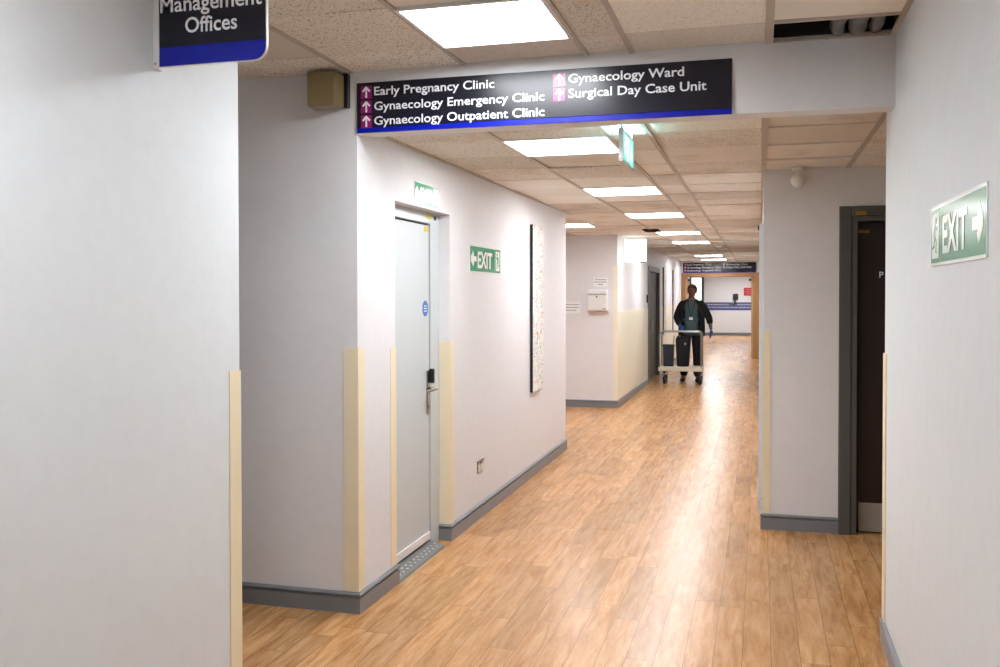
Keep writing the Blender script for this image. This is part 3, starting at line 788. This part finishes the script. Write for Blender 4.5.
# lit white box on the far corner
t = thing('lit_sign_box', 'glowing white light box under the ceiling at the far wall corner', 'light box', (XL+.17, 13.8, 2.09))
obj('lit_body', B((XL+.012, XL+.32, 13.74, 13.86, 2.085, 2.42), bev=.01), M['lampbox'], t)
obj('back_plate', B((XL, XL+.012, 13.72, 13.88, 2.08, CC), bev=.002, seg=1), M['plas'], t)
obj('test_button', B((XL+.24, XL+.32, 13.77, 13.83, 2.072, 2.085), bev=.003), M['black'], t)

# dispenser and notices on the far facing wall
t = thing('wall_dispenser', 'white wall dispenser box below a small notice on the far facing wall', 'dispenser', (-2.21, 13.1, 1.36))
obj('drip_ledge', B((-2.35, -2.065, 13.02, 13.1, 1.352, 1.372), bev=.004), simple('pink_ledge', srgb(205,170,155), .5), t)  # projecting pink strip just below the dispenser box
bd = obj('box_body', B((-2.345, -2.07, 12.99, 13.1, 1.376, 1.60), bev=.012, seg=3), M['plas'], t)
obj('lid', B((-2.347, -2.068, 12.988, 13.1, 1.606, 1.67), bev=.012, seg=3), M['plas'], t)
bm = bmesh.new(); tube(bm, [(-2.215, 12.99, 1.572), (-2.215, 12.984, 1.572)], .012, 12); obj('lock', bm, M['black'], bd)
obj('label_strip', B((-2.13, -2.09, 12.989, 12.9905, 1.40, 1.41)), M['ink'], bd)
def notice(x0, x1, z0, z1, label, rows):
    o = obj('paper_notice', B((x0, x1, 13.097, 13.099, z0, z1)), M['paper']); tag(o, label, 'notice', 'paper notices')
    for i, (a, b_) in enumerate(rows):
        bm = bmesh.new(); zz = z1-(z1-z0)*(i+1)/(len(rows)+1); u = x0+(x1-x0)*a; e = x0+(x1-x0)*b_
        while u < e:
            w = random.uniform(.012, .035); box(bm, u, min(u+w, e), 13.0955, 13.097, zz-.005, zz+.006); u += w+.007
        obj('print', bm, M['ink'], o)
notice(-2.275, -2.08, 1.715, 1.845, 'white paper notice above the wall dispenser', [(.1,.9),(.05,.95),(.3,.7)])
notice(-2.74, -2.47, 1.34, 1.50, 'white paper notice to the left of the wall dispenser', [(.05,.95),(.08,.95),(.2,.8)])

# ------------------------------------------------------------------ lobby end wall
YE = 37.7
o = obj('wall_band', B((-2.1, .1, YE-.02, YE, .99, 1.30), bev=.002, seg=1), M['navy']); tag(o, 'navy lettered band along the far end wall', 'wall band')
for zz in (1.10, 1.21):
    bm = bmesh.new()
    u = -2.0
    while u < -.2:
        w = random.uniform(.03, .09); box(bm, u, u+w, YE-.023, YE-.02, zz-.02, zz+.02); u += w+.02
    obj('print', bm, M['paleblue'], o)
o = obj('red_notice', B((-.62, -.20, YE-.02, YE, 1.56, 1.87), bev=.002, seg=1), M['red']); tag(o, 'red notice on the far end wall at right', 'notice')
pinkp = simple('pink_print', srgb(220,120,120), .5)
for zz, a, b_ in ((1.80, -.52, -.30), (1.72, -.56, -.26), (1.64, -.50, -.32)): obj('print', B((a, b_, YE-.023, YE-.02, zz-.012, zz+.012)), pinkp, o)
t = thing('hand_gel_dispenser', 'black wall mounted dispenser above the navy band on the end wall', 'dispenser', (-.93, YE-.06, 1.25))
obj('pump_body', B((-1.03, -.83, YE-.12, YE, 1.39, 1.64), bev=.04, seg=3), M['black'], t)
bm = bmesh.new(); tube(bm, [(-.95, YE-.06, 1.40), (-.95, YE-.06, 1.24)], .03, 10); obj('neck', bm, M['black'], t)
obj('drip_tray', B((-1.2, -.86, YE-.14, YE-.02, 1.22, 1.25), bev=.01), M['black'], t)
w1 = bpy.data.objects.new('window_1', None); COL.objects.link(w1); w1.location = (-2.4, YE, .8); w1['kind'] = 'structure'
obj('window_frame', B((-2.72, -2.62, YE-.06, YE, .3, 2.35), (-2.24, -2.14, YE-.06, YE, .3, 2.35), (-2.62, -2.24, YE-.06, YE, 2.27, 2.35), (-2.62, -2.24, YE-.06, YE, .3, .4)), simple('dark_green_grey_frame', srgb(70,84,80), .4), w1)
obj('pane', B((-2.62, -2.24, YE-.03, YE-.01, .4, 2.27)), M['glare'], w1)

# ------------------------------------------------------------------ trolley
CX0, CX1, CY0, CY1 = -1.755, -.985, 16.82, 17.30
t = thing('platform_trolley', 'silver railed platform trolley pushed by the person in the corridor', 'trolley', ((CX0+CX1)/2, (CY0+CY1)/2, 0))
obj('platform', B((CX0, CX1, CY0, CY1, .235, .31), bev=.008), M['deck'], t)
for yy in (CY0+.02, CY1-.02):
    r = .07; z1 = .94
    pts = [(CX0+.02, yy, .30), (CX0+.02, yy, z1-r)]+[tuple(p) for p in arc_pts((CX0+.02+r, yy, z1-r), (-1,0,0), (0,0,1), r)]+[(CX1-.02-r, yy, z1)]+[tuple(p) for p in arc_pts((CX1-.02-r, yy, z1-r), (0,0,1), (1,0,0), r)]+[(CX1-.02, yy, .30)]
    bm = bmesh.new(); tube(bm, pts, .012, 10); obj('rail', bm, M['rail'], t)
for xx in (CX0+.1, CX1-.04):
    for yy in (CY0+.09, CY1-.09):
        bm = bmesh.new()
        tube(bm, [(xx, yy, .235), (xx, yy, .2)], .03, 10)
        box(bm, xx-.03, xx-.024, yy-.025, yy+.035, .075, .205); box(bm, xx+.024, xx+.03, yy-.025, yy+.035, .075, .205); box(bm, xx-.03, xx+.03, yy-.025, yy+.035, .2, .206)
        c_ = obj('castor', bm, M['black'], t)
        bm = bmesh.new(); tube(bm, [(xx-.022, yy+.01, .07), (xx-.018, yy+.01, .07), (xx+.018, yy+.01, .07), (xx+.022, yy+.01, .07)], [.058, .07, .07, .058], 18); obj('wheel', bm, M['black'], c_)
# navy bin with wire handle
t = thing('waste_bin', 'navy plastic bin with a wire handle standing on the trolley', 'bin', (-1.585, 17.03, .31))
bm = bmesh.new()
q0 = [(-1.685, 16.93), (-1.495, 16.93), (-1.495, 17.13), (-1.685, 17.13)]
bt = [bm.verts.new((x*.93+(-1.59)*.07, y*.93+17.03*.07, .311)) for x, y in q0]; tp = [bm.verts.new((x, y, .69)) for x, y in q0]
inn = [bm.verts.new((x*.93+(-1.59)*.07, y*.93+17.03*.07, .69)) for x, y in q0]; ib = [bm.verts.new((x*.88+(-1.59)*.12, y*.88+17.03*.12, .34)) for x, y in q0]
for a, b_ in ((bt, tp), (tp, inn), (inn, ib)):
    for k in range(4): bm.faces.new((a[k], a[(k+1)%4], b_[(k+1)%4], b_[k]))
bm.faces.new(bt); bm.faces.new(ib)
obj('bin_body', bm, M['navyp'], t)
obj('rim', B((-1.693, -1.487, 16.922, 16.93, .675, .70), (-1.693, -1.487, 17.13, 17.138, .675, .70), (-1.693, -1.685, 16.93, 17.13, .675, .70), (-1.495, -1.487, 16.93, 17.13, .675, .70)), M['navyp'], t)
bm = bmesh.new(); tube(bm, [(-1.51, 16.95, .68), (-1.50, 16.96, .78), (-1.49, 17.0, .86), (-1.49, 17.06, .86), (-1.50, 17.1, .78), (-1.51, 17.11, .68)], .005, 6); obj('wire_handle', bm, M['rail'], t)
# dark bag
t = thing('cleaning_bag', 'dark navy cloth bag beside the bin on the trolley', 'bag', (-1.36, 17.05, .31))
bm = bmesh.new()
segs = [(.312, .085, .08), (.33, .11, .10), (.5, .12, .11), (.68, .132, .115), (.80, .134, .11), (.845, .11, .07), (.85, .02, .02)]
rings = []
for z, rx, ry in segs:
    rings.append([bm.verts.new((-1.335+rx*math.copysign(abs(math.cos(a))**.6, math.cos(a)), 17.05+ry*math.copysign(abs(math.sin(a))**.6, math.sin(a)), z+.006*math.sin(3*a))) for a in [2*math.pi*k/20 for k in range(20)]])
for a, b_ in zip(rings, rings[1:]):
    for k in range(20): bm.faces.new((a[k], a[(k+1)%20], b_[(k+1)%20], b_[k]))
bm.faces.new(rings[0]); bm.faces.new(rings[-1])
obj('bag_body', bm, M['navyc'], t, smooth=True)
bm = bmesh.new(); tube(bm, [(-1.44, 17.0, .80), (-1.41, 16.98, .87), (-1.35, 16.98, .89), (-1.29, 16.98, .87), (-1.27, 17.0, .80)], .008, 6); obj('handle', bm, M['navyc'], t)
bm = bmesh.new(); spheroid(bm, (-1.29, 16.938, .72), .016, .006, .022, 10, 8); obj('metal_clip', bm, M['steel'], t)

# ------------------------------------------------------------------ the person
PO = Vector((-1.225, 17.62, 0))
def skin_mesh(name, V_, E_, Rr, mat, parent, sub=2, root=0):
    me = bpy.data.meshes.new('sk'); me.from_pydata([tuple(PO+Vector(v)) for v in V_], E_, []); o = bpy.data.objects.new('sk', me); COL.objects.link(o)
    md = o.modifiers.new('s', 'SKIN'); md.use_smooth_shade = True
    for i, r in enumerate(Rr):
        sv = me.skin_vertices[0].data[i]; sv.radius = r if isinstance(r, tuple) else (r, r); sv.use_root = (i == root)
    sb = o.modifiers.new('u', 'SUBSURF'); sb.levels = sub; sb.render_levels = sub
    bpy.context.view_layer.update()
    dg = bpy.context.evaluated_depsgraph_get()
    m2 = bpy.data.meshes.new_from_object(o.evaluated_get(dg))
    bpy.data.objects.remove(o); bpy.data.meshes.remove(me)
    bm = bmesh.new(); bm.from_mesh(m2); bpy.data.meshes.remove(m2)
    if mat is None: return bm
    return obj(name, bm, mat, parent, smooth=True)
def merge(*bms):
    out = bmesh.new()
    for b in bms:
        me = bpy.data.meshes.new('m'); b.to_mesh(me); b.free(); out.from_mesh(me); bpy.data.meshes.remove(me)
    return out
def remesh(bm, name, vox, mat, parent):
    me = bpy.data.meshes.new('r'); bm.to_mesh(me); bm.free(); o = bpy.data.objects.new('r', me); COL.objects.link(o)
    md = o.modifiers.new('r', 'REMESH'); md.mode = 'VOXEL'; md.voxel_size = vox; md.use_smooth_shade = True
    sm = o.modifiers.new('s', 'SMOOTH'); sm.factor = .5; sm.iterations = 2
    bpy.context.view_layer.update()
    m2 = bpy.data.meshes.new_from_object(o.evaluated_get(bpy.context.evaluated_depsgraph_get()))
    bpy.data.objects.remove(o)
    b2 = bmesh.new(); b2.from_mesh(m2); bpy.data.meshes.remove(m2)
    return obj(name, b2, mat, parent, smooth=True)

per = thing('person', 'person in black jacket and grey polo with blue gloves, pushing the trolley', 'person', tuple(PO))
# skeleton (local; x = picture right, -y = towards the camera)
arm = {  # shoulder, elbow, wrist
    -1: [(-.175, 0, 1.435), (-.285, .02, 1.17), (-.19, -.19, 1.03)],
    1: [(.175, 0, 1.435), (.315, .04, 1.17), (.355, -.02, .945)]}
leg = {-1: [(-.095, 0, .93), (-.125, -.02, .50), (-.145, .03, .085)], 1: [(.095, 0, .93), (.105, -.05, .50), (.105, -.03, .085)]}
def lerp(a, b, t): return tuple(a[i]+(b[i]-a[i])*t for i in range(3))
def hand_rig(side):
    """palm and five fingers as (chain of points, radii)"""
    w = Vector(arm[side][2])
    if side == 1:   # hanging, slightly curled
        d = Vector((.02, -.10, -1)).normalized(); ac = Vector((0, -1, .1)).normalized(); cu = Vector((-1, 0, 0))
    else:           # closed over the rear rail
        d = Vector((.15, -.9, -.35)).normalized(); ac = Vector((1, .15, 0)).normalized(); cu = Vector((0, .2, -1)).normalized()
    chains = []
    palm = w+d*.055
    chains.append(([w, w+d*.03, w+d*.075], [.026, .034, .036]))
    curl = .35 if side == 1 else .95
    for k, L_ in enumerate((.072, .08, .075, .058)):
        b = w+d*.082+ac*(.030-.02*k)
        a1 = curl*.6; a2 = curl*1.3
        p1 = b+(d*math.cos(a1)+cu*math.sin(a1))*L_*.45
        p2 = p1+(d*math.cos(a2)+cu*math.sin(a2))*L_*.32
        a3 = curl*1.8
        p3 = p2+(d*math.cos(a3)+cu*math.sin(a3))*L_*.25
        chains.append(([w+d*.05+ac*(.02-.013*k), b, p1, p2, p3], [.011, .010, .009, .0085, .007]))
    tb = w+d*.025+ac*.024
    chains.append(([tb, tb+(ac*.7+d*.7)*.035, tb+(ac*.45+d+cu*.3)*.055, tb+(ac*.3+d*1.1+cu*.5)*.07], [.014, .012, .010, .008]))
    return chains
def hand_bm(side, grow=0):
    parts = []
    for pts, rr in hand_rig(side):
        E_ = [(i, i+1) for i in range(len(pts)-1)]
        parts.append(skin_mesh('x', [tuple(p) for p in pts], E_, [r+grow for r in rr], None, None, 1))
    return parts

# body: pelvis-rooted skinned figure, head shaped from overlapping forms, fused into one surface
V_ = [(0,0,.95), (0,0,1.1), (0,0,1.25), (0,0,1.38), (0,-.005,1.47), (0,-.015,1.55), (0,-.02,1.6)]
E_ = [(i, i+1) for i in range(6)]; Rr = [(.13,.11), (.13,.115), (.125,.115), (.12,.10), (.068,.065), (.058,.06), (.06,.065)]
for s_ in (-1, 1):
    a = arm[s_]; n = len(V_)
    V_ += [lerp((0,0,1.40), a[0], .75), a[0], lerp(a[0], a[1], .5), a[1], lerp(a[1], a[2], .35), a[2]]
    Rr += [.07, .062, .05, .042, .042, .028]; E_ += [(3, n)]+[(n+i, n+i+1) for i in range(5)]
    l = leg[s_]; n = len(V_)
    V_ += [l[0], lerp(l[0], l[1], .45), l[1], lerp(l[1], l[2], .35), l[2], (l[2][0]+.01*s_, l[2][1]-.09, .05), (l[2][0]+.015*s_, l[2][1]-.17, .035)]
    Rr += [.09, .08, .058, .056, .038, (.042,.034), (.038,.022)]; E_ += [(0, n)]+[(n+i, n+i+1) for i in range(6)]
body = skin_mesh('x', V_, E_, Rr, None, None, 2)
hb = bmesh.new(); hc = PO+Vector((0.01, -.025, 1.665))
spheroid(hb, hc+Vector((0,.012,.015)), .077, .095, .1, 20, 16)
spheroid(hb, hc+Vector((0,-.028,-.045)), .062, .066, .078, 18, 14)      # jaw and face
spheroid(hb, hc+Vector((0,-.075,-.095)), .026, .022, .02, 12, 8)        # chin
tube(hb, [hc+Vector((0,-.083,.012)), hc+Vector((0,-.108,-.026)), hc+Vector((0,-.088,-.038))], [.009, .016, .013], 8)   # nose
spheroid(hb, hc+Vector((0,-.087,-.062)), .026, .011, .006, 12, 8); spheroid(hb, hc+Vector((0,-.086,-.073)), .022, .011, .007, 12, 8)  # lips
spheroid(hb, hc+Vector((0,-.072,.030)), .055, .018, .010, 14, 8)        # brow
for s_ in (-1, 1):
    spheroid(hb, hc+Vector((s_*.078,.012,-.012)), .010, .020, .032, 10, 8)   # ears
    spheroid(hb, hc+Vector((s_*.042,-.056,-.022)), .022, .02, .018, 10, 8)   # cheeks
parts = [body, hb]+hand_bm(-1)+hand_bm(1)
remesh(merge(*parts), 'body', .0065, M['skin'], per)
for s_ in (-1, 1):
    bm = bmesh.new(); spheroid(bm, hc+Vector((s_*.031,-.084,.010)), .012, .007, .007, 10, 8)
    e_ = obj('eye', bm, M['eye'], per)
    bm = bmesh.new(); spheroid(bm, hc+Vector((s_*.031,-.0905,.010)), .005, .002, .005, 8, 6); obj('iris', bm, M['black'], e_)
bm = bmesh.new()
spheroid(bm, hc+Vector((0,.022,.034)), .092, .100, .100, 24, 18)
for v in bm.verts:   # leave the face free
    p = v.co-hc
    if p.y < -.03 and p.z < .055: v.co.y = hc.y-.03
    if p.z < -.045: v.co.z = hc.z-.045
obj('hair', bm, M['hair'], per, smooth=True)

# clothes
V_ = [(0,0,.90), (0,0,1.0), (0,0,1.12), (0,0,1.26), (0,0,1.38), (0,-.003,1.47), (0,-.008,1.515)]
E_ = [(i, i+1) for i in range(6)]; Rr = [(.15,.15), (.15,.155), (.15,.158), (.15,.15), (.14,.13), (.085,.08), (.066,.066)]
V_ += [(-.09,0,1.42), (-.15,0,1.41), (.09,0,1.42), (.15,0,1.41)]; E_ += [(4,7),(7,8),(4,9),(9,10)]; Rr += [(.10,.09), (.075,.075), (.10,.09), (.075,.075)]
skin_mesh('shirt', V_, E_, Rr, M['shirt'], per, 2, 1)
bm = bmesh.new()
for s_ in (-1, 1): prism(bm, [(0,0),(s_*.012,0.03),(s_*.055,.035),(s_*.06,.012),(s_*.03,-.025)], PO+Vector((0,-.085,1.475)), (1,0,0), (0,.25,1), (0,-1,0), 0, .012)
obj('shirt_collar', bm, M['shirt'], per)
# jacket: open front, so an angular shell round back and sides plus sleeves
bm = bmesh.new()
secs = [(.84, .24, .20, 46), (.95, .245, .205, 46), (1.1, .24, .20, 45), (1.25, .23, .19, 43), (1.38, .22, .165, 40), (1.445, .195, .14, 38), (1.49, .135, .115, 38), (1.525, .088, .092, 42)]
outer, inner = [], []
for z, rx, ry, op in secs:
    ro, ri = [], []
    for k in range(33):
        a = R(-90+op)+(2*math.pi-2*R(op))*k/32
        x, y = math.cos(a), math.sin(a)
        ro.append(bm.verts.new(PO+Vector((rx*x, ry*y, z)))); ri.append(bm.verts.new(PO+Vector(((rx-.012)*x, (ry-.012)*y, z))))
    outer.append(ro); inner.append(ri)
for g in (outer, inner):
    for a, b_ in zip(g, g[1:]):
        for k in range(32): bm.faces.new((a[k], a[k+1], b_[k+1], b_[k]))
for i in range(len(secs)-1):
    for k in (0, 32): bm.faces.new((outer[i][k], outer[i+1][k], inner[i+1][k], inner[i][k]))
for i in (0, len(secs)-1):
    for k in range(32): bm.faces.new((outer[i][k], outer[i][k+1], inner[i][k+1], inner[i][k]))
jk = obj('jacket', bm, M['jacket'], per, smooth=True)
for s_ in (-1, 1):
    a = arm[s_]
    end = .55 if s_ == 1 else .9
    skin_mesh('sleeve', [lerp((0,0,1.42), a[0], .6), a[0], lerp(a[0], a[1], .5), a[1], lerp(a[1], a[2], end*.5), lerp(a[1], a[2], end)], [(i, i+1) for i in range(5)], [.085, .088, .078, .07, .062, .054], M['jacket'], jk, 2)
for s_ in (-1, 1):
    l = leg[s_]
    skin_mesh('trouser_leg', [(l[0][0]*.7, 0, 1.0), l[0], lerp(l[0], l[1], .5), l[1], lerp(l[1], l[2], .5), (l[2][0], l[2][1], .075)], [(i, i+1) for i in range(5)], [.12, .115, .105, .088, .08, .075], M['trouser'], per, 2)
    x, y = l[2][0], l[2][1]
    bm = bmesh.new()
    rings = []
    for yy, hw, hz in ((.075, .02, .03), (.06, .038, .075), (.02, .042, .095), (-.04, .043, .09), (-.10, .048, .065), (-.16, .047, .052), (-.205, .03, .036), (-.215, .01, .02)):
        rings.append([bm.verts.new(PO+Vector((x+s_*.01+hw*math.cos(q), y+yy, max(.002, hz*.5+hz*.5*math.sin(q))))) for q in [2*math.pi*k/14 for k in range(14)]])
    for a, b_ in zip(rings, rings[1:]):
        for k in range(14): bm.faces.new((a[k], a[(k+1)%14], b_[(k+1)%14], b_[k]))
    bm.faces.new(rings[0]); bm.faces.new(rings[-1])
    obj('shoe', bm, M['shoe'], per, smooth=True)
    w = Vector(arm[s_][2]); e_ = Vector(arm[s_][1]); up = (e_-w).normalized()
    cuff = skin_mesh('x', [tuple(w+up*.05), tuple(w)], [(0,1)], [.037, .034], None, None, 1)
    remesh(merge(*(hand_bm(s_, .0035)+[cuff])), 'glove', .004, M['glove'], per)
# lanyard and badge
bm = bmesh.new()
for s_ in (-1, 1): tube(bm, [PO+Vector((s_*.065,-.05,1.50)), PO+Vector((s_*.055,-.115,1.44)), PO+Vector((s_*.02,-.165,1.26)), PO+Vector((0,-.178,1.20))], .005, 6)
ln = obj('lanyard', bm, M['navyc'], per)
obj('badge', B((PO.x-.032, PO.x+.032, PO.y-.186, PO.y-.182, 1.135, 1.185), bev=.001, seg=1), M['white'], ln)

# ------------------------------------------------------------------ camera
F, YAW, PIT, ROLL, SY = 932.5, .27216, .016306, .00095, -23.42
cy_, sy_ = math.cos(YAW), math.sin(YAW); cp_, sp_ = math.cos(PIT), math.sin(PIT)
fwd = Vector((-sy_*cp_, cy_*cp_, -sp_)); rt = Vector((cy_, sy_, 0)); dn = fwd.cross(rt)
r2 = rt*math.cos(ROLL)+dn*math.sin(ROLL); dd = -rt*math.sin(ROLL)+dn*math.cos(ROLL)
cam = bpy.data.cameras.new('camera'); co = bpy.data.objects.new('camera', cam); COL.objects.link(co)
m = Matrix(((r2.x, -dd.x, -fwd.x, 0), (r2.y, -dd.y, -fwd.y, 0), (r2.z, -dd.z, -fwd.z, 1.6), (0,0,0,1)))
co.matrix_world = m
cam.sensor_fit = 'HORIZONTAL'; cam.sensor_width = 36; cam.lens = F/1000*36; cam.shift_y = SY/1000; cam.clip_start = .05; cam.clip_end = 100
SC.camera = co

# world and view
w = bpy.data.worlds.new('world'); SC.world = w; w.use_nodes = True
w.node_tree.nodes['Background'].inputs[0].default_value = (.5,.5,.5,1); w.node_tree.nodes['Background'].inputs[1].default_value = .05
vs = SC.view_settings
vs.view_transform = 'Standard'; vs.look = 'None'; vs.gamma = 1; vs.exposure = 0.94; vs.use_curve_mapping = False
